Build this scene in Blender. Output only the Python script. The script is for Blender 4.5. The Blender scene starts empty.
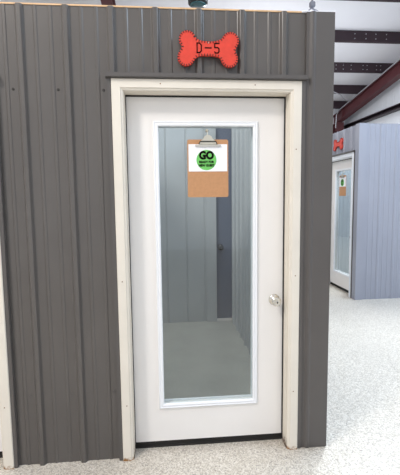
import bpy, bmesh, math, random
from mathutils import Vector, Matrix
random.seed(3)
S = bpy.context.scene
COL = S.collection

# ---------------------------------------------------------------- camera
cd = bpy.data.cameras.new('camera'); cam = bpy.data.objects.new('camera', cd); COL.objects.link(cam)
RT = Vector((0.99576133, -0.09123649, -0.01163064)); UP = Vector((0.02060073, 0.09800058, 0.99497311)); FW = Vector((0.08963804, 0.99099535, -0.09946472))
M = Matrix.Identity(4)
for i in range(3):
    M[i][0] = RT[i]; M[i][1] = UP[i]; M[i][2] = -FW[i]
M[0][3], M[1][3], M[2][3] = 0.1985, -2.1641, 1.4913
cam.matrix_world = M
cd.sensor_fit = 'HORIZONTAL'; cd.sensor_width = 36; cd.lens = 398.0 / 400 * 36; cd.clip_end = 100; cd.clip_start = .05
S.camera = cam
# ---------------------------------------------------------------- world, lights, exposure
w = bpy.data.worlds.new('world'); S.world = w; w.use_nodes = True
bg = w.node_tree.nodes['Background']; bg.inputs[0].default_value = (0.90, 0.94, 1.0, 1); bg.inputs[1].default_value = 0.8
def area(name, loc, target, size, power, col):
    l = bpy.data.lights.new(name, 'AREA'); l.shape = 'DISK'; l.size = size; l.energy = power; l.color = col
    o = bpy.data.objects.new(name, l); COL.objects.link(o); o.location = loc
    o.rotation_euler = (Vector(target) - Vector(loc)).to_track_quat('-Z', 'Y').to_euler(); return o
def point_lamp(name, loc, radius, power, col):
    l = bpy.data.lights.new(name, 'POINT'); l.shadow_soft_size = radius; l.energy = power; l.color = col
    o = bpy.data.objects.new(name, l); COL.objects.link(o); o.location = loc; return o
point_lamp('front_bay_light', (-2.2, -2.4, 4.7), .40, 400, (1.0, 0.95, 0.89))
point_lamp('aisle_fill_light', (3.6, -1.2, 4.3), .45, 150, (0.62, 0.80, 1.0))  # added fill behind the camera, lifts ceiling, aisle floor and far block
area('aisle_skylight', (4.4, 1.6, 5.6), (3.6, 1.5, 0), 2.0, 145, (0.62, 0.80, 1.0))
area('kennel_fill_light', (0.2, 1.4, 5.4), (0.3, 1.6, 0), 1.6, 75, (0.97, 0.98, 1.0))  # added lamp that brightens the room behind the near glass
point_lamp('far_fill_light', (2.6, 8.0, 3.3), .4, 150, (0.93, 0.95, 1.0))  # unseen lamp added behind the wall to lift roof and gable
area('block_fill_light', (4.3, 4.2, 5.3), (4.2, 4.2, 0), 1.6, 260, (0.86, 0.94, 1.0))  # added lamp, makes the room behind the far door bright
S.view_settings.view_transform = 'Standard'; S.view_settings.look = 'None'; S.view_settings.gamma = 1; S.view_settings.use_curve_mapping = False
S.view_settings.exposure = 0.3

# ---------------------------------------------------------------- materials
def lin(c):
    return tuple(((v / 255) / 12.92 if v / 255 <= .04045 else ((v / 255 + .055) / 1.055) ** 2.4) for v in c) + (1,)
def mat(name, rgb, rough=.5, metal=0, noise=0.0, nscale=8, bump=0.0, bscale=60, spec=.5, stretch=(1, 1, 1), coat=0):
    m = bpy.data.materials.new(name); m.use_nodes = True; nt = m.node_tree; b = nt.nodes['Principled BSDF']
    b.inputs['Roughness'].default_value = rough; b.inputs['Metallic'].default_value = metal; b.inputs['Specular IOR Level'].default_value = spec
    b.inputs['Coat Weight'].default_value = coat
    tc = nt.nodes.new('ShaderNodeTexCoord'); mp = nt.nodes.new('ShaderNodeMapping'); mp.inputs['Scale'].default_value = stretch
    nt.links.new(tc.outputs['Object'], mp.inputs[0])
    n = nt.nodes.new('ShaderNodeTexNoise'); n.inputs['Scale'].default_value = nscale; n.inputs['Detail'].default_value = 5
    nt.links.new(mp.outputs[0], n.inputs['Vector'])
    r = nt.nodes.new('ShaderNodeValToRGB'); c = lin(rgb)
    r.color_ramp.elements[0].position = .3; r.color_ramp.elements[1].position = .7
    r.color_ramp.elements[0].color = tuple(max(0, v * (1 - noise)) for v in c[:3]) + (1,)
    r.color_ramp.elements[1].color = tuple(min(1, v * (1 + noise)) for v in c[:3]) + (1,)
    nt.links.new(n.outputs[0], r.inputs[0]); nt.links.new(r.outputs[0], b.inputs['Base Color'])
    if bump:
        n2 = nt.nodes.new('ShaderNodeTexNoise'); n2.inputs['Scale'].default_value = bscale; nt.links.new(mp.outputs[0], n2.inputs['Vector'])
        bp = nt.nodes.new('ShaderNodeBump'); bp.inputs['Strength'].default_value = bump; bp.inputs['Distance'].default_value = .002
        nt.links.new(n2.outputs[0], bp.inputs['Height']); nt.links.new(bp.outputs[0], b.inputs['Normal'])
    return m
def stained(m, rgb, z0, z1, cut=.5):
    """brown dirt and rust creeping up from the bottom edge, with a ragged shape of its own"""
    nt = m.node_tree; b = nt.nodes['Principled BSDF']; src = b.inputs['Base Color'].links[0].from_socket
    tc = nt.nodes.new('ShaderNodeTexCoord'); sp = nt.nodes.new('ShaderNodeSeparateXYZ'); nt.links.new(tc.outputs['Object'], sp.inputs[0])
    mr = nt.nodes.new('ShaderNodeMapRange'); mr.inputs[1].default_value = z0; mr.inputs[2].default_value = z1; mr.inputs[3].default_value = 1; mr.inputs[4].default_value = 0
    nt.links.new(sp.outputs[2], mr.inputs[0])
    n = nt.nodes.new('ShaderNodeTexNoise'); n.inputs['Scale'].default_value = 55; n.inputs['Detail'].default_value = 4; nt.links.new(tc.outputs['Object'], n.inputs['Vector'])
    a = nt.nodes.new('ShaderNodeMath'); a.operation = 'MULTIPLY'; nt.links.new(mr.outputs[0], a.inputs[0]); nt.links.new(n.outputs[0], a.inputs[1])
    g = nt.nodes.new('ShaderNodeMapRange'); g.inputs[1].default_value = cut * .6; g.inputs[2].default_value = cut; nt.links.new(a.outputs[0], g.inputs[0])
    mx = nt.nodes.new('ShaderNodeMix'); mx.data_type = 'RGBA'; mx.inputs[7].default_value = lin(rgb)
    nt.links.new(g.outputs[0], mx.inputs[0]); nt.links.new(src, mx.inputs[6]); nt.links.new(mx.outputs[2], b.inputs['Base Color'])
    return m
m_char = mat('charcoal_panel_paint', (91, 87, 84), .28, 0, .05, 3, .12, 8, .5)
m_chtrim = mat('charcoal_trim_paint', (88, 84, 82), .3, 0, .05, 4)
m_grey = mat('pale_grey_panel_paint', (150, 153, 165), .42, 0, .03, 3, .1, 8)
m_inner = mat('pale_blue_grey_liner', (182, 186, 188), .4, 0, .04, 3)
m_case = stained(mat('cream_white_casing', (226, 219, 207), .5, 0, .03, 6, .1, 40), (150, 108, 62), -.006, .05, .42)
m_jamb = stained(mat('cream_white_jamb', (222, 214, 200), .5, 0, .03, 6), (84, 62, 44), -.01, .12, .40)
m_leaf = mat('white_door_paint', (238, 235, 232), .38, 0, .015, 3, .06, 30)
m_lite = mat('white_glazing_frame_plastic', (240, 242, 246), .3, 0, .01, 3)
m_seal = mat('dark_weatherstrip', (38, 36, 34), .8)
m_chrome = mat('polished_nickel', (215, 210, 200), .18, 1)
m_zinc = mat('zinc_plated_steel', (205, 200, 186), .4, .55)
m_screw = mat('dull_dark_screw', (58, 54, 52), .5, .5)
m_rust = mat('rusty_nail_head', (130, 92, 58), .6, .3)
m_wood = mat('raw_pine', (214, 178, 138), .7, 0, .15, 20)
m_red = mat('red_oxide_steel', (84, 40, 44), .5, 0, .12, 3)
m_pur = mat('dark_purlin_primer', (48, 31, 38), .55, 0, .12, 3)
m_roof = mat('white_roof_insulation', (236, 236, 240), .6, 0, .03, 1, .2, 4)
m_gable = mat('white_gable_panel', (226, 228, 232), .5, 0, .03, 1)
m_bone = mat('red_leather', (214, 62, 44), .6, 0, .08, 30, .3, 200)
m_black = mat('black_ink', (20, 12, 12), .9, spec=.1)
m_stitch = mat('black_thread', (32, 16, 16), .8)
m_board = mat('brown_hardboard', (190, 140, 98), .55, 0, .06, 60)
m_paper = mat('white_paper', (245, 245, 250), .7)
m_green = mat('green_print', (112, 196, 98), .7)
m_infloor = mat('sealed_grey_floor', (166, 166, 158), .3, 0, .06, 4)
m_case2 = mat('cool_lit_white_casing', (232, 236, 242), .45, 0, .02, 6)  # cool light at the far door put into the casing colour
m_blue = mat('slate_blue_door_paint', (92, 102, 122), .45, 0, .03, 3)
m_dark = mat('black_enamel', (20, 24, 26), .25)
m_lens = mat('teal_tinted_lens', (40, 84, 90), .12)
m_wire = mat('dull_grey_wire', (120, 122, 132), .5, .2)
m_cond = mat('galvanised_conduit', (176, 176, 180), .4, .6)

def glass_mat():
    m = bpy.data.materials.new('clear_door_glass'); m.use_nodes = True; nt = m.node_tree; nt.nodes.clear()
    o = nt.nodes.new('ShaderNodeOutputMaterial'); t = nt.nodes.new('ShaderNodeBsdfTransparent'); t.inputs[0].default_value = (.88, .91, .91, 1)
    g = nt.nodes.new('ShaderNodeBsdfGlossy'); g.inputs['Roughness'].default_value = .03
    f = nt.nodes.new('ShaderNodeFresnel'); f.inputs[0].default_value = 1.8
    ge = nt.nodes.new('ShaderNodeNewGeometry'); iv = nt.nodes.new('ShaderNodeMath'); iv.operation = 'SUBTRACT'; iv.inputs[0].default_value = 1; nt.links.new(ge.outputs['Backfacing'], iv.inputs[1])
    fm = nt.nodes.new('ShaderNodeMath'); fm.operation = 'MULTIPLY'; nt.links.new(f.outputs[0], fm.inputs[0]); nt.links.new(iv.outputs[0], fm.inputs[1])
    mx = nt.nodes.new('ShaderNodeMixShader'); nt.links.new(fm.outputs[0], mx.inputs[0]); nt.links.new(t.outputs[0], mx.inputs[1]); nt.links.new(g.outputs[0], mx.inputs[2]); nt.links.new(mx.outputs[0], o.inputs[0])
    return m
m_glass = glass_mat()
def floor_mat():
    m = bpy.data.materials.new('flecked_epoxy_floor'); m.use_nodes = True; nt = m.node_tree; b = nt.nodes['Principled BSDF']
    tc = nt.nodes.new('ShaderNodeTexCoord')
    def vor(scale, cols):
        v = nt.nodes.new('ShaderNodeTexVoronoi'); v.inputs['Scale'].default_value = scale; nt.links.new(tc.outputs['Object'], v.inputs['Vector'])
        r = nt.nodes.new('ShaderNodeValToRGB'); r.color_ramp.interpolation = 'CONSTANT'
        sp = nt.nodes.new('ShaderNodeSeparateColor'); nt.links.new(v.outputs['Color'], sp.inputs[0]); nt.links.new(sp.outputs[0], r.inputs[0])
        e = r.color_ramp.elements
        while len(e) < len(cols): e.new(.5)
        for k, (p, c) in enumerate(cols): e[k].position = p; e[k].color = lin(c)
        return r.outputs[0]
    a = vor(135, [(0, (208, 199, 185)), (.34, (178, 166, 149)), (.56, (228, 221, 210)), (.82, (156, 144, 130)), (.93, (128, 118, 108))])
    c = vor(320, [(0, (206, 200, 190)), (.4, (180, 172, 160)), (.6, (228, 223, 216)), (.88, (146, 136, 124))])
    mx = nt.nodes.new('ShaderNodeMix'); mx.data_type = 'RGBA'; mx.inputs[0].default_value = .45
    nt.links.new(a, mx.inputs[6]); nt.links.new(c, mx.inputs[7])
    n = nt.nodes.new('ShaderNodeTexNoise'); n.inputs['Scale'].default_value = 1.3; n.inputs['Detail'].default_value = 3; nt.links.new(tc.outputs['Object'], n.inputs['Vector'])
    mr = nt.nodes.new('ShaderNodeMapRange'); mr.inputs[3].default_value = .88; mr.inputs[4].default_value = 1.08; nt.links.new(n.outputs[0], mr.inputs[0])
    m2 = nt.nodes.new('ShaderNodeMix'); m2.data_type = 'RGBA'; m2.blend_type = 'MULTIPLY'; m2.inputs[0].default_value = 1
    nt.links.new(mx.outputs[2], m2.inputs[6]); nt.links.new(mr.outputs[0], m2.inputs[7]); nt.links.new(m2.outputs[2], b.inputs['Base Color'])
    b.inputs['Roughness'].default_value = .34
    v = nt.nodes.new('ShaderNodeTexVoronoi'); v.inputs['Scale'].default_value = 160; nt.links.new(tc.outputs['Object'], v.inputs['Vector'])
    bp = nt.nodes.new('ShaderNodeBump'); bp.inputs['Strength'].default_value = .35; bp.inputs['Distance'].default_value = .002
    nt.links.new(v.outputs['Distance'], bp.inputs['Height']); nt.links.new(bp.outputs[0], b.inputs['Normal'])
    return m
m_floor = floor_mat()

# ---------------------------------------------------------------- helpers
def obj(name, bm, m, parent=None, smooth=False, loc=None):
    bmesh.ops.recalc_face_normals(bm, faces=bm.faces)
    me = bpy.data.meshes.new(name); bm.to_mesh(me); bm.free()
    for mm in (m if isinstance(m, (list, tuple)) else [m]): me.materials.append(mm)
    if smooth:
        for p in me.polygons: p.use_smooth = True
    o = bpy.data.objects.new(name, me); COL.objects.link(o)
    if parent: o.parent = parent
    if loc: o.location = loc
    return o
def empty(name, loc, parent=None):
    o = bpy.data.objects.new(name, None); COL.objects.link(o); o.location = loc; o.empty_display_size = .1
    if parent: o.parent = parent
    return o
def tag(o, label=None, cat=None, group=None, kind=None):
    for k, v in (('label', label), ('category', cat), ('group', group), ('kind', kind)):
        if v: o[k] = v
    return o
def box(bm, a, b, bev=0):
    t = bmesh.new(); bmesh.ops.create_cube(t, size=1)
    for v in t.verts: v.co = Vector([(a[i] + b[i]) / 2 + v.co[i] * (b[i] - a[i]) for i in range(3)])
    if bev: bmesh.ops.bevel(t, geom=t.edges[:], offset=bev, segments=2, affect='EDGES')
    me = bpy.data.meshes.new('t'); t.to_mesh(me); t.free(); bm.from_mesh(me); bpy.data.meshes.remove(me)
    return bm
def prism(bm, pts, a0, a1, f):
    """extrude closed 2-D outline pts from a0 to a1; f(u, v, a) -> xyz"""
    lo = [bm.verts.new(f(u, v, a0)) for u, v in pts]; hi = [bm.verts.new(f(u, v, a1)) for u, v in pts]
    n = len(pts)
    for i in range(n): bm.faces.new((lo[i], lo[(i + 1) % n], hi[(i + 1) % n], hi[i]))
    bm.faces.new(lo[::-1]); bm.faces.new(hi)
    return bm
def corr(u0, u1, phase, back, pitch=.2286, h=.019):
    """outline (u, depth) of ribbed steel sheet, ribs raised to -h, flat backed at depth `back`"""
    P = [(u0, 0)]
    k = math.ceil((u0 - phase - .2) / pitch)
    ev = []
    while phase + k * pitch < u1 + .1:
        x = phase + k * pitch
        ev.append([(x - .025, 0), (x - .021, -h * .12), (x - .012, -h * .9), (x - .009, -h), (x + .009, -h), (x + .012, -h * .9), (x + .021, -h * .12), (x + .025, 0)])
        for d in (.076, .152): ev.append([(x + d - .011, 0), (x + d - .006, -.0036), (x + d + .006, -.0036), (x + d + .011, 0)])
        k += 1
    for e in ev:
        if e[0][0] > u0 + .001 and e[-1][0] < u1 - .001: P += e
    P += [(u1, 0), (u1, back), (u0, back)]
    return P
def tube(bm, pts, r, n=8):
    pts = [Vector(p) for p in pts]; rings = []
    for i, p in enumerate(pts):
        d = (pts[min(i + 1, len(pts) - 1)] - pts[max(i - 1, 0)]).normalized()
        s = d.cross(Vector((0, 0, 1)) if abs(d.z) < .9 else Vector((1, 0, 0))).normalized(); t = d.cross(s)
        rings.append([bm.verts.new(p + r * (math.cos(2 * math.pi * k / n) * s + math.sin(2 * math.pi * k / n) * t)) for k in range(n)])
    for a, b in zip(rings, rings[1:]):
        for k in range(n): bm.faces.new((a[k], a[(k + 1) % n], b[(k + 1) % n], b[k]))
    bm.faces.new(rings[0][::-1]); bm.faces.new(rings[-1])
    return bm
def lathe(bm, prof, f, n=24):
    """prof (radius, axial); f(x, y, a) -> xyz"""
    R = [[bm.verts.new(f(r * math.cos(2 * math.pi * k / n), r * math.sin(2 * math.pi * k / n), a)) for k in range(n)] for r, a in prof]
    for a, b in zip(R, R[1:]):
        for k in range(n): bm.faces.new((a[k], a[(k + 1) % n], b[(k + 1) % n], b[k]))
    bm.faces.new(R[0][::-1]); bm.faces.new(R[-1])
    return bm
XY = lambda u, v, a: (u, v, a)          # outline in plan, extruded up
H = 2.475; HB = 2.487
PH = -.51
# ---------------------------------------------------------------- floor and building shell
bm = bmesh.new(); box(bm, (-9, -9, -.12), (7.1, 12.6, 0)); tag(obj('floor', bm, m_floor), kind='structure')
rz = lambda y: 6.596 - .15 * y
bm = bmesh.new(); prism(bm, [(-9, rz(-9)), (12.6, rz(12.6)), (12.6, rz(12.6) + .12), (-9, rz(-9) + .12)], -9, 7.2, lambda u, v, a: (a, u, v))
tag(obj('ceiling', bm, m_roof), kind='structure')
bm = bmesh.new()
P = corr(-9, 12.5, 0, .06, .3, .02); vs = []
lo = [bm.verts.new((6.98 + v * .35, u, 0)) for u, v in P]; hi = [bm.verts.new((6.98 + v * .35, u, rz(u) + .05)) for u, v in P]
for i in range(len(P)): bm.faces.new((lo[i], lo[(i + 1) % len(P)], hi[(i + 1) % len(P)], hi[i]))
bm.faces.new(lo[::-1]); bm.faces.new(hi)
tag(obj('wall_gable', bm, m_gable), kind='structure')
bm = bmesh.new(); prism(bm, corr(-9, 7.0, 0, .06, .3, .02), 0, rz(12.5) + .05, lambda u, v, a: (u, 12.52 + v, a))
tag(obj('wall_far', bm, m_gable), kind='structure')
# purlins running across the roof
bm = bmesh.new()
prism(bm, [(0, 0), (.07, 0), (.07, -.012), (.012, -.012), (.012, -.238), (.07, -.238), (.07, -.262), (0, -.25)], -8.9, 6.9, lambda u, v, a: (a, u, v))
pur0 = obj('roof_purlin', bm, m_pur)
bm = bmesh.new()
bolts = []
def bolt_bm():
    b = bmesh.new(); lathe(b, [(.013, 0), (.013, -.008), (.008, -.012)], lambda x, y, a: (x, a, y), 8); return b
bolt0 = None
PY = [5.97, 7.51, 9.05, 10.48, 11.75]
plab = ['dark maroon roof purlin cut off by the top edge of the photo',
        'dark roof purlin with four bolt pairs, highest one seen whole above the aisle',
        'dark roof purlin with bolt pairs, middle of three crossing above the aisle',
        'short dark roof purlin just above where conduit meets the sloping rafter',
        'dark roof purlin lowest at the eave, tucked behind the rafter foot']
for i, y in enumerate(PY):
    p = pur0 if i == 0 else pur0.copy()
    if i: COL.objects.link(p)
    p.location = (0, y, rz(y) - .004)
    tag(p, plab[i], 'purlin', 'purlins under the white roof')
    if i in (1, 2):
        for bx in ([4.89, 5.17, 5.42, 5.69] if i == 1 else [5.11, 5.32, 5.55, 5.9, 6.02, 6.3, 6.42]):
            for bz in (-.075, -.185):
                if bolt0 is None:
                    bolt0 = bo = obj('bolt', bolt_bm(), m_cond, p)
                else:
                    bo = bolt0.copy(); COL.objects.link(bo); bo.parent = p
                bo.location = (bx, 0, bz)
# rafter and column
def ibeam(bm, y0, y1, t0, t1, d, x, wdt=.2):
    for (a, b, hw) in ((0, -.02, wdt / 2), (-.02, -d + .02, .012), (-d + .02, -d, wdt / 2)):
        prism(bm, [(y0, t0 + a), (y1, t1 + a), (y1, t1 + b), (y0, t0 + b)], x - hw, x + hw, lambda u, v, q: (q, u, v))
rt_ = lambda y: rz(y) - .39 + .005 * (y - 8)
def rafter(x, label):
    root = empty('steel_rafter', (x, 12.2, 0)); tag(root, label, 'rafter')
    bm = bmesh.new(); ibeam(bm, -8.5, 12.3, rt_(-8.5), rt_(12.3), .34, 0); o = obj('beam', bm, m_red, root); o.location = (0, -12.2, 0)
    bm = bmesh.new()
    box(bm, (-.13, -.45, 0), (.13, -.43, rt_(11.9) - .345)); box(bm, (-.13, .06, 0), (.13, .08, rt_(12.3) - .345)); box(bm, (-.012, -.43, 0), (.012, .06, rt_(12.3) - .345))
    obj('column', bm, m_red, root)
    bm = bmesh.new(); box(bm, (-.1, -.75, rt_(11.5) - .342), (.1, -.73, rt_(11.5) - .02)); obj('end_plate', bm, m_red, root)
rafter(6.5, 'red oxide steel rafter and column sloping down beside the white gable wall')
rafter(-.75, 'red oxide steel rafter just showing over the top left of the kennel wall')
bm = bmesh.new(); yy = [(y, rt_(y) - .02) for y in (0, 4, 8, 9.6, 10.2, 10.6, 11.2, 11.6)]
tube(bm, [(6.348, y, z) for y, z in yy] + [(6.348, 11.75, rt_(11.75) - .12), (6.348, 11.8, 3.9)], .018)
tag(obj('conduit', bm, m_cond), 'thin grey conduit following the top of the sloping red rafter', 'conduit')
bm = bmesh.new(); tube(bm, [(5.3, 10.35, rz(10.4) - .3), (5.6, 10.35, rz(10.4) - .26), (5.85, 10.36, rz(10.4) - .36), (6.1, 10.5, rz(10.4) - .5), (6.348, 10.7, rt_(10.7) - .06)], .016)
tag(obj('cable', bm, m_cond), 'pale loose cable sagging from the purlin onto the rafter conduit', 'cable')
bm = bmesh.new(); prism(bm, [(0, 0), (-.2, 0), (-.2, -.03), (-.012, -.03), (-.012, -.18), (-.2, -.18), (-.2, -.2), (0, -.2)], -8.8, 12.4, lambda u, v, a: (6.95 + u, a, 4.03 + v * .65))
tag(obj('wall_girt', bm, m_pur), 'dark steel girt running level along the white gable wall', 'girt')

# ---------------------------------------------------------------- kennel front wall
CAS = .0601; HT = 2.1145; OX0, OX1 = -CAS, .9 + CAS
DX1 = -.6605; DX0 = DX1 - (.9 + 2 * CAS)       # the neighbour door's casing
bm = bmesh.new()
FY = .03; TH = .1
f_front = lambda u, v, a: (u, FY + v, a)
prism(bm, corr(DX1 - .015, -.09, PH, TH), 0, H, f_front)
prism(bm, [(-.09, 0), (OX0 + .02, 0), (OX0 + .02, TH), (-.09, TH)], 0, HT - .02, f_front)
prism(bm, corr(-.09, OX1 - .02, PH, TH), HT - .02, H, f_front)
prism(bm, corr(OX1 - .02, 1.13, PH, TH), 0, H, f_front)
prism(bm, corr(DX0 + .02, DX1 - .015, PH, TH), HT - .02, H, f_front)
prism(bm, corr(-3.2, DX0 + .02, PH, TH), 0, H, f_front)
wall = tag(obj('wall_front', bm, m_char), kind='structure')
def screw_bm(r=.0045, h=.003):
    b = bmesh.new(); lathe(b, [(r * 1.7, 0), (r * 1.7, -.001), (r, -.0012), (r, -h - .001)], lambda x, y, a: (x, a, y), 8); return b
s0 = obj('screw', screw_bm(), m_screw, wall); s1 = obj('screw', screw_bm(.006, .004), m_chtrim, wall)
for k, x in enumerate((-.56, -.334, -.102)):
    for src, z in ((s0, 2.059), (s1, .405)):
        s = src if k == 0 else src.copy()
        if k: COL.objects.link(s); s.parent = wall
        s.location = (x, FY, z)
# kennel side, back and dividing walls
bm = bmesh.new(); prism(bm, corr(FY + TH, 2.5, .3, .12), 0, H, lambda u, v, a: (1.0 + v, u, a))
tag(obj('wall_right', bm, [m_inner]), kind='structure')
bm = bmesh.new(); box(bm, (1.1202, .02, 0), (1.132, 3.05, H)); tag(obj('wall_aisle_cladding', bm, m_char), kind='structure')
bm = bmesh.new(); prism(bm, corr(FY + TH, 2.5, .3, .1), 0, H, lambda u, v, a: (-.46 - v, u, a))
tag(obj('wall_divider', bm, m_inner), kind='structure')
bm = bmesh.new(); gr = []
for gx in (-.46, -.24, -.01, .229, .464, .678): gr += [(gx - .010, 0), (gx - .005, .010), (gx + .005, .010), (gx + .010, -.004)]
prism(bm, [(-3.2, 0)] + gr + [(.70, -.004), (.70, .1), (-3.2, .1)], 0, H, lambda u, v, a: (u, 2.5 + v, a))
prism(bm, [(.70, 0), (1.12, 0), (1.12, .1), (.70, .1)], 2.43, H, lambda u, v, a: (u, 2.5 + v, a))
tag(obj('wall_back', bm, m_inner), kind='structure')
bm = bmesh.new(); box(bm, (-.45, .175, .0005), (1.0, 2.5, .003)); tag(obj('floor_kennel', bm, m_infloor), kind='structure')
# slate blue back door of the kennel
dr = tag(empty('door_3', (.7, 2.53, 0)), kind='structure')
bm = bmesh.new(); box(bm, (.115, .012, .02), (.40, .055, 2.41), .003); obj('door_leaf', bm, m_blue, dr)
bm = bmesh.new(); box(bm, (0, -.05, 0), (.115, .07, 2.43), .004); obj('door_post', bm, m_inner, dr)
bm = bmesh.new(); lathe(bm, [(.036, 0), (.036, -.01), (.015, -.014), (.015, -.04), (.032, -.05), (.034, -.07), (.024, -.08)], lambda x, y, a: (.165 + x, .012 + a, .90 + y), 20); obj('door_knob', bm, m_dark, dr, True)

# wooden plate on top of the front wall
bm = bmesh.new(); box(bm, (-3.2, FY - .004, H + .0005), (.96, FY + TH, H + .008)); tag(obj('trim_1', bm, m_wood), kind='structure')
bm = bmesh.new(); box(bm, (.9605, FY - .012, H + .0005), (1.137, FY + TH, H + .010), .003); box(bm, (1.136, FY - .022, H - .11), (1.1395, FY + .05, H + .010), .0012)
tag(obj('trim_2', bm, m_paper), kind='structure')
# charcoal corner trim at right end
bm = bmesh.new()
prism(bm, [(.985, FY - .002), (.985, FY - .018), (1.0, FY - .018), (1.012, FY - .03), (1.022, FY - .03), (1.034, FY - .024), (1.1385, FY - .024), (1.1385, .30), (1.1325, .30), (1.1325, FY - .002)], 0.003, H, XY)
tag(obj('trim_3', bm, m_chtrim), kind='structure')
# J channels round the casings
def jchannel(n, x0, x1, bottomless=True):
    t = .022; bm = bmesh.new()
    box(bm, (x0 - t, .004, .002), (x0 - .0005, FY + .02, HT + t), .002)
    box(bm, (x1 + .0005, .004, .002), (x1 + t, FY + .02, HT + t), .002)
    box(bm, (x0 - t - .006, -.018, HT + .001), (x1 + t + .006, FY + .02, HT + t + .004), .003)
    return tag(obj('trim_%d' % n, bm, m_chtrim), kind='structure')
jchannel(4, OX0, OX1)
jchannel(5, DX0, DX1)

# ---------------------------------------------------------------- glazed doors
def mitred(bm, path, prof):
    """path: list of corner points (x, z) with outward offset dirs; prof: list of (across 0=inner..w, y)"""
    rings = []
    for (x, z, dx, dz) in path:
        rings.append([bm.verts.new((x + dx * a, y, z + dz * a)) for a, y in prof])
    n = len(prof)
    for A, B in zip(rings, rings[1:]):
        for i in range(n): bm.faces.new((A[i], A[(i + 1) % n], B[(i + 1) % n], B[i]))
    bm.faces.new(rings[0][::-1]); bm.faces.new(rings[-1])
KNOB = [(.033, 0), (.033, -.004), (.029, -.009), (.014, -.011), (.0115, -.03), (.013, -.036), (.023, -.041), (.027, -.050), (.0265, -.060), (.020, -.067), (.019, -.066), (.008, -.070)]
def glazed_door(name, m_j=m_jamb, knob_right=True):
    """local frame: leaf opening x 0..0.9, outer face of casing y = 0, door recessed to y = .104"""
    root = empty(name, (0, 0, 0)); tag(root, kind='structure')
    w = .9; top = 2.0509 + .0
    prof = [(0, .1), (0, .012), (.004, .007), (.011, .006), (.014, .0), (CAS - .004, 0), (CAS, .004), (CAS, .1)]
    it = HT - CAS
    for nm, path in (('casing_left', [(0, 0, -1, 0), (0, it, -1, 1)]), ('casing_top', [(0, it, -1, 1), (w, it, 1, 1)]), ('casing_right', [(w, it, 1, 1), (w, 0, 1, 0)])):
        bm = bmesh.new(); mitred(bm, path, prof); c = obj('door_casing', bm, m_case, root)
        # nail heads
        for (nx, nz) in {'casing_left': [(-.034, 1.04), (-.030, .33)], 'casing_top': [(.195, it + .034), (.70, it + .034)], 'casing_right': [(w + .03, 1.75), (w + .034, 1.045), (w + .03, .36)]}[nm]:
            b = bmesh.new(); lathe(b, [(.0032, .0005), (.0032, -.0012), (.002, -.0018)], lambda x, y, a: (nx + x, a, nz + y), 8); obj('nail_head', b, m_rust, c)
    # jamb with stop
    bm = bmesh.new()
    prism(bm, [(-.03, .1), (-.0005, .1), (-.0005, .02), (.003, .02), (.003, .088), (.001, .088), (.001, .150), (-.03, .150)], 0, it - .001, XY)
    prism(bm, [(w + .03, .1), (w, .1), (w, .02), (w - .004, .02), (w - .004, .088), (w - .001, .088), (w - .001, .150), (w + .03, .150)], 0, it - .001, XY)
    box(bm, (0.004, .02, it - .003), (w - .005, .098, it + .004)); box(bm, (0.001, .0985, it - .002), (w - .001, .150, it + .03))
    obj('door_frame', bm, m_j, root)
    # weatherstrip
    bm = bmesh.new(); box(bm, (.0015, .090, .02), (.0065, .1035, it - .004)); box(bm, (w - .0085, .090, .02), (w - .002, .1035, it - .004)); box(bm, (.0065, .090, it - .010), (w - .0085, .1035, it - .0035))
    box(bm, (.004, .115, .012), (w - .004, .140, .0388)); box(bm, (.004, .108, .001), (w - .004, .145, .012))
    obj('door_seal', bm, m_seal, root)
    # leaf = slab with hole for the glass
    gx0, gx1, gz0, gz1 = .168, .722, .266, 1.898
    y0, y1 = .104, .148
    bm = bmesh.new()
    o = [(.004, .043), (w - .004, .043), (w - .004, 2.049), (.004, 2.049)]; h = [(gx0, gz0), (gx1, gz0), (gx1, gz1), (gx0, gz1)]
    V = {}
    for k, y in ((0, y0), (1, y1)):
        V[k] = ([bm.verts.new((x, y, z)) for x, z in o], [bm.verts.new((x, y, z)) for x, z in h])
        for i in range(4): bm.faces.new((V[k][0][i], V[k][0][(i + 1) % 4], V[k][1][(i + 1) % 4], V[k][1][i]))
    for i in range(4):
        bm.faces.new((V[0][0][i], V[0][0][(i + 1) % 4], V[1][0][(i + 1) % 4], V[1][0][i])); bm.faces.new((V[0][1][i], V[0][1][(i + 1) % 4], V[1][1][(i + 1) % 4], V[1][1][i]))
    leaf = obj('door_leaf', bm, m_leaf, root)
    # moulded glazing frame both faces
    bm = bmesh.new()
    pr = [(-.014, .002), (-.014, -.006), (-.010, -.011), (-.002, -.013), (.004, -.010), (.009, -.010), (.014, -.013), (.020, -.010), (.024, -.002), (.024, .002)]
    for s, yb in ((1, y0 - .0), (-1, y1)):
        ring = [(gx0, gz0, -1, -1), (gx1, gz0, 1, -1), (gx1, gz1, 1, 1), (gx0, gz1, -1, 1)]
        rr = []
        for (x, z, dx, dz) in ring: rr.append([bm.verts.new((x + dx * a * .8, yb + s * y, z + dz * a * .8)) for a, y in pr])
        for k in range(4):
            A, B = rr[k], rr[(k + 1) % 4]
            for i in range(len(pr)): bm.faces.new((A[i], A[(i + 1) % len(pr)], B[(i + 1) % len(pr)], B[i]))
    fr = obj('glazing_frame', bm, m_lite, leaf)
    bm = bmesh.new(); box(bm, (gx0 + .001, .109, gz0 + .001), (gx1 - .001, .113, gz1 - .001)); obj('glass_pane', bm, m_glass, leaf)
    kx = .841
    bm = bmesh.new(); lathe(bm, KNOB, lambda x, y, a: (kx + x, y0 - .0003 + a, .885 + y), 28); obj('door_knob', bm, m_chrome, leaf, True)
    bm = bmesh.new(); box(bm, (kx - .0025, y0 - .076, .884 - .006), (kx + .0025, y0 - .070, .884 + .006), .001); obj('key_slot', bm, m_dark, leaf)
    return root
d1 = glazed_door('door_1')
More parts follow.
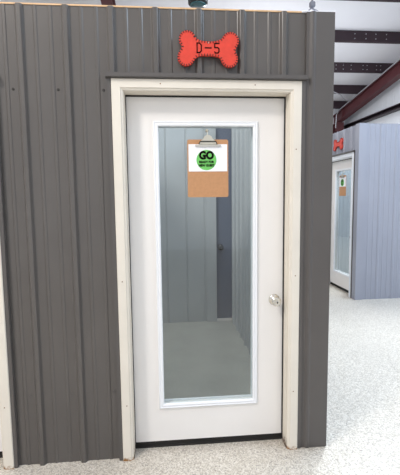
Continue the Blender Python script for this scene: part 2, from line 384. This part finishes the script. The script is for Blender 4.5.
def copy_tree(o, parent=None):
    c = o.copy(); COL.objects.link(c); c.parent = parent
    for ch in [k for k in bpy.data.objects if k.parent == o]: copy_tree(ch, c)
    return c
d2 = copy_tree(d1); d2.name = 'door_2'; d2.location = (DX0 + CAS, 0, 0)
XB, YB = 2.9334, 3.2414
FD0 = YB + .175                                 # near edge of the far leaf opening
d4 = copy_tree(d1); d4.name = 'door_4'
d4.rotation_euler = (0, 0, -math.pi / 2); d4.location = (XB - .03, FD0 + .9, 0)

# ---------------------------------------------------------------- far kennel block
PF = 3.24 + .0
bm = bmesh.new()
fy0, fy1 = FD0 - CAS + .02, FD0 + .9 + CAS - .02
left = lambda u, v, a: (XB + v, u, a)
prism(bm, corr(YB, fy0, YB + .02, .1), 0, HB, left)
prism(bm, corr(fy0, fy1, YB + .02, .1), HT - .02, HB, left)
prism(bm, corr(fy1, 8.5, YB + .02, .1), 0, HB, left)
for o in d4.children:
    if o.name.startswith('door_casing') or o.name.startswith('door_frame'):
        o.data = o.data.copy(); o.data.materials[0] = m_case2
tag(obj('wall_block_left', bm, m_grey), kind='structure')
bm = bmesh.new(); prism(bm, corr(XB + .1, 6.3, PF, .1, h=.009), 0, HB, lambda u, v, a: (u, YB + v, a)); tag(obj('wall_block_front', bm, m_grey), kind='structure')
bm = bmesh.new(); prism(bm, corr(XB + .1, 5.4, PF, .1, h=.009), 0, HB, lambda u, v, a: (u, 5.0 + v, a)); tag(obj('wall_block_divider', bm, m_inner), kind='structure')
bm = bmesh.new(); prism(bm, corr(YB + .1, 5.0, PF, .1, h=.009), 0, HB, lambda u, v, a: (5.4 + v, u, a)); tag(obj('wall_block_back', bm, m_inner), kind='structure')
bm = bmesh.new(); prism(bm, [(XB - .022, YB - .022), (XB + .09, YB - .022), (XB + .09, YB - .001), (XB - .001, YB - .001), (XB - .001, YB + .085), (XB - .022, YB + .085)], 0.002, HB + .004, XY)
tag(obj('trim_6', bm, m_grey), kind='structure')
t = .022; bm = bmesh.new()
box(bm, (XB - .026, FD0 - CAS - t, .002), (XB - .001, FD0 - CAS - .0005, HT + t)); box(bm, (XB - .026, FD0 + .9 + CAS + .0005, .002), (XB - .001, FD0 + .9 + CAS + t, HT + t)); box(bm, (XB - .045, FD0 - CAS - t, HT + .001), (XB - .001, FD0 + .9 + CAS + t, HT + t))
tag(obj('trim_7', bm, m_chtrim), kind='structure')

# ---------------------------------------------------------------- bone signs
def arc(cx, cz, r, a0, a1, n=14):
    return [(cx + r * math.cos(math.radians(a0 + (a1 - a0) * k / n)), cz + r * math.sin(math.radians(a0 + (a1 - a0) * k / n))) for k in range(n + 1)]
def bone_outline():
    P = []
    P += arc(-.110, .044, .0435, 20, 232)                 # upper left lobe
    P += arc(-.118, -.046, .0445, 128, 340)               # lower left lobe
    P += [(-.06, -.0405), (-.03, -.037), (0, -.036), (.03, -.038), (.06, -.043)]
    P += arc(.112, -.050, .0445, 200, 412)                # lower right lobe
    P += arc(.117, .040, .0445, -52, 160)                 # upper right lobe
    P += [(.06, .040), (.03, .0355), (0, .034), (-.03, .036), (-.06, .042)]
    out = []
    for k in range(len(P)):                               # one corner-cutting pass
        a = Vector(P[k]); b = Vector(P[(k + 1) % len(P)])
        out += [tuple(a * .75 + b * .25), tuple(a * .25 + b * .75)]
    return out
def resample(P, step):
    out = []; L = 0; nxt = 0
    for k in range(len(P)):
        a = Vector(P[k]); b = Vector(P[(k + 1) % len(P)]); d = (b - a).length
        while nxt <= L + d and d > 1e-9:
            t = (nxt - L) / d; out.append((a.lerp(b, t), (b - a).normalized())); nxt += step
        L += d
    return out
def strokes(bm, lines, w, y0, y1):
    for ln in lines:
        for (a, b) in zip(ln, ln[1:]):
            a = Vector(a); b = Vector(b); d = (b - a).normalized(); n = Vector((-d.y, d.x)) * w / 2; e = d * w / 2
            q = [a - e - n, b + e - n, b + e + n, a - e + n]
            prism(bm, [tuple(v) for v in q], y0, y1, lambda u, v, s: (u, s, v))
def bone_sign(letters):
    root = empty('bone_sign', (0, 0, 0))
    P = bone_outline()
    bm = bmesh.new(); prism(bm, P, 0, .016, lambda u, v, a: (u, a, v))
    es = [e for e in bm.edges if all(abs(v.co.y) < 1e-6 for v in e.verts)]
    bmesh.ops.bevel(bm, geom=es, offset=.002, segments=1, affect='EDGES')
    obj('leather_panel', bm, m_bone, root)
    bm = bmesh.new()
    for p, d in resample(P, .0145):
        n = Vector((-d.y, d.x))
        if n.dot(-p) < 0 and False: n = -n
        strokes(bm, [[tuple(p + n * s * .0005), tuple(p + n * s * 0.0070)] for s in (SGN,)], .0042, -.0018, .0004)
    tag(obj('stitching', bm, m_stitch, root), kind='stuff')
    if letters:
        L = []
        def add(ch, x):
            w_, h_ = (.030 if ch == '-' else .022), .048; z0 = -.023
            G = {'D': [[(0, 0), (0, 1), (.6, 1), (1, .8), (1, .2), (.6, 0), (0, 0)]], '-': [[(.0, .52), (1, .52)]],
                 '5': [[(1, 1), (0, 1), (0, .56), (.75, .56), (1, .42), (1, .14), (.75, 0), (.1, 0), (0, .1)]]}[ch]
            return [[(x + a * w_, z0 + b * h_) for a, b in g] for g in G]
        for ch, x in (('D', -.060), ('-', -.017), ('5', .033)):
            bm = bmesh.new(); strokes(bm, add(ch, x), .0062, -.001, .0004); obj('letter' if ch == 'D' else 'hyphen' if ch == '-' else 'numeral', bm, m_black, root)
        bm = bmesh.new(); lathe(bm, [(.0035, .0005), (.0035, -.0015), (.002, -.003)], lambda x, y, a: (x, a, .027 + y), 10); obj('nail', bm, m_zinc, root)
    return root
# winding of outline decides the inward normal
A_ = sum(a[0] * b[1] - b[0] * a[1] for a, b in zip(bone_outline(), bone_outline()[1:] + bone_outline()[:1]))
SGN = 1 if A_ > 0 else -1
b1 = bone_sign(True); b1.location = (.450, -.0065, 2.269)
tag(b1, 'red leather bone sign reading D-5 above the near white door', 'sign', 'bone shaped door signs')
b2 = bone_sign(False); b2.rotation_euler = (0, 0, -math.pi / 2); b2.location = (XB - .036, 3.875, 2.285)
tag(b2, 'small distant red bone sign above the far block door across the aisle', 'sign', 'bone shaped door signs')

# ---------------------------------------------------------------- clipboards
def text_mesh(name, body, size, m, parent, loc, off=0.0, xs=1.0, width=None):
    c = bpy.data.curves.new('lettering', 'FONT'); c.body = body; c.size = size; c.align_x = 'CENTER'; c.align_y = 'CENTER'; c.extrude = .0002; c.offset = off; c.resolution_u = 3
    t = bpy.data.objects.new('lettering_source', c); COL.objects.link(t)
    dg = bpy.context.evaluated_depsgraph_get(); me = bpy.data.meshes.new_from_object(t.evaluated_get(dg))
    bpy.data.objects.remove(t)
    for v in me.vertices: v.co = Vector((v.co.x * xs, -v.co.z, v.co.y))
    if width:
        xs_ = [v.co.x for v in me.vertices]; k = width / (max(xs_) - min(xs_))
        for v in me.vertices: v.co.x *= k
    me.materials.clear(); me.materials.append(m)
    o = bpy.data.objects.new(name, me); COL.objects.link(o); o.parent = parent; o.location = loc; return o
def rrect(x0, x1, z0, z1, r):
    return arc(x1 - r, z1 - r, r, 0, 90, 5) + arc(x0 + r, z1 - r, r, 90, 180, 5) + arc(x0 + r, z0 + r, r, 180, 270, 5) + arc(x1 - r, z0 + r, r, 270, 360, 5)
def clipboard():
    """local origin: bottom centre of the board, front towards -y"""
    root = empty('clipboard', (0, 0, 0))
    f = lambda u, v, a: (u, a, v)
    bm = bmesh.new(); prism(bm, rrect(-.1145, .1145, 0, .318, .010), -.0015, .0015, f); obj('board', bm, m_board, root)
    bm = bmesh.new(); box(bm, (-.108, -.0028, .143), (.108, -.0018, .292)); pp = obj('paper', bm, m_paper, root)
    bm = bmesh.new(); prism(bm, arc(-.0085, .2055, .056, 0, 352, 44), -.0034, -.0028, f); obj('green_disc', bm, m_green, pp)
    text_mesh('lettering', 'GO', .059, m_black, pp, (-.0085, -.0038, .2295), .0036, 1.0, .084)
    text_mesh('lettering', 'READY FOR', .0175, m_black, pp, (-.0085, -.0038, .1945), .0011, 1, .084)
    text_mesh('lettering', 'NEW GUEST', .0175, m_black, pp, (-.0085, -.0038, .1755), .0011, 1, .088)
    # clip: base bar, arched spring cover, hanging ring
    bm = bmesh.new(); box(bm, (-.071, -.011, .279), (.073, -.0035, .289), .002); clip = obj('clip', bm, m_chrome, root)
    bm = bmesh.new(); pr = [(-.052, .288), (-.044, .296), (-.038, .312), (-.026, .318), (-.020, .334), (-.008, .341), (.008, .341), (.020, .334), (.026, .318), (.038, .312), (.044, .296), (.052, .288)]
    prism(bm, pr[::-1], -.014, -.004, f); es = [e for e in bm.edges if all(v.co.y < -.0139 for v in e.verts)]; bmesh.ops.bevel(bm, geom=es, offset=.003, segments=2, affect='EDGES')
    obj('spring_cover', bm, m_zinc, clip)
    bm = bmesh.new(); tube(bm, [(-.050, -.012, .292), (-.044, -.016, .306), (.044, -.016, .306), (.050, -.012, .292)], .003); obj('spring_wire', bm, m_dark, clip)
    return root
cb = clipboard(); cb.location = (.4505, .075, 1.494); tag(cb, 'brown clipboard with green GO disc hanging on the near door glass', 'clipboard', 'clipboards on the door glass')
cb2 = copy_tree(cb); cb2.rotation_euler = (0, 0, -math.pi / 2); cb2.location = (XB - .03 + .085, FD0 + .45, 1.494)
tag(cb2, 'small distant clipboard on the far door glass across the aisle', 'clipboard', 'clipboards on the door glass')
def hook():
    bm = bmesh.new(); lathe(bm, [(.010, 0), (.0095, -.003), (.006, -.007), (.005, -.012)], lambda x, y, a: (x, a, y + .02), 20)
    root = obj('glass_hook', bm, m_zinc, None, True)
    bm = bmesh.new(); tube(bm, [(0, -.010, .022), (0, -.018, .014), (0, -.020, -.006), (0, -.026, -.020), (0, -.034, -.020), (0, -.038, -.008)], .0024); obj('hook_wire', bm, m_zinc, root)
    return root
hk = hook(); hk.location = (.4505, .1085, 1.846); tag(hk, 'small metal hook on glass above the near GO clipboard', 'hook', 'hooks holding the clipboards')
hk2 = copy_tree(hk); hk2.rotation_euler = (0, 0, -math.pi / 2); hk2.location = (XB - .03 + .1085, FD0 + .45, 1.846); tag(hk2, 'tiny hook on the far door glass above the distant clipboard', 'hook', 'hooks holding the clipboards')

# ---------------------------------------------------------------- hanging lamp and cable clip
root = empty('hanging_lamp', (.72, 3.5, 4.085)); tag(root, 'dark round lamp hanging over the wall above the bone sign', 'lamp')
bm = bmesh.new(); lathe(bm, [(.112, 0), (.13, .012), (.135, .03), (.135, .11), (.10, .17), (.03, .20)], lambda x, y, a: (x, y, a + .01), 32); obj('lamp_housing', bm, m_dark, root, True)
bm = bmesh.new(); lathe(bm, [(.02, -.004), (.10, 0), (.111, .011)], lambda x, y, a: (x, y, a), 32); obj('lamp_lens', bm, m_lens, root, True)
bm = bmesh.new(); tube(bm, [(0, 0, .20), (0, 0, rz(3.5) - 4.085)], .012); obj('lamp_stem', bm, m_dark, root)
root = empty('cable_clamp', (1.045, .08, H + .008)); tag(root, 'grey wire cable clamp standing on the wall top near its right corner', 'clamp')
bm = bmesh.new(); tube(bm, [(-.05, 0, .002), (-.03, 0, .025), (-.012, 0, .042), (.006, 0, .034), (.03, 0, .024), (.042, 0, .022)], .0045); obj('wire', bm, m_wire, root)
bm = bmesh.new(); box(bm, (-.022, -.012, .046), (.008, .012, .075), .004); tube(bm, [(-.012, 0, .04), (-.012, 0, .05)], .005); tube(bm, [(-.007, 0, .07), (.01, .05, .5)], .006); obj('clamp_body', bm, m_wire, root)
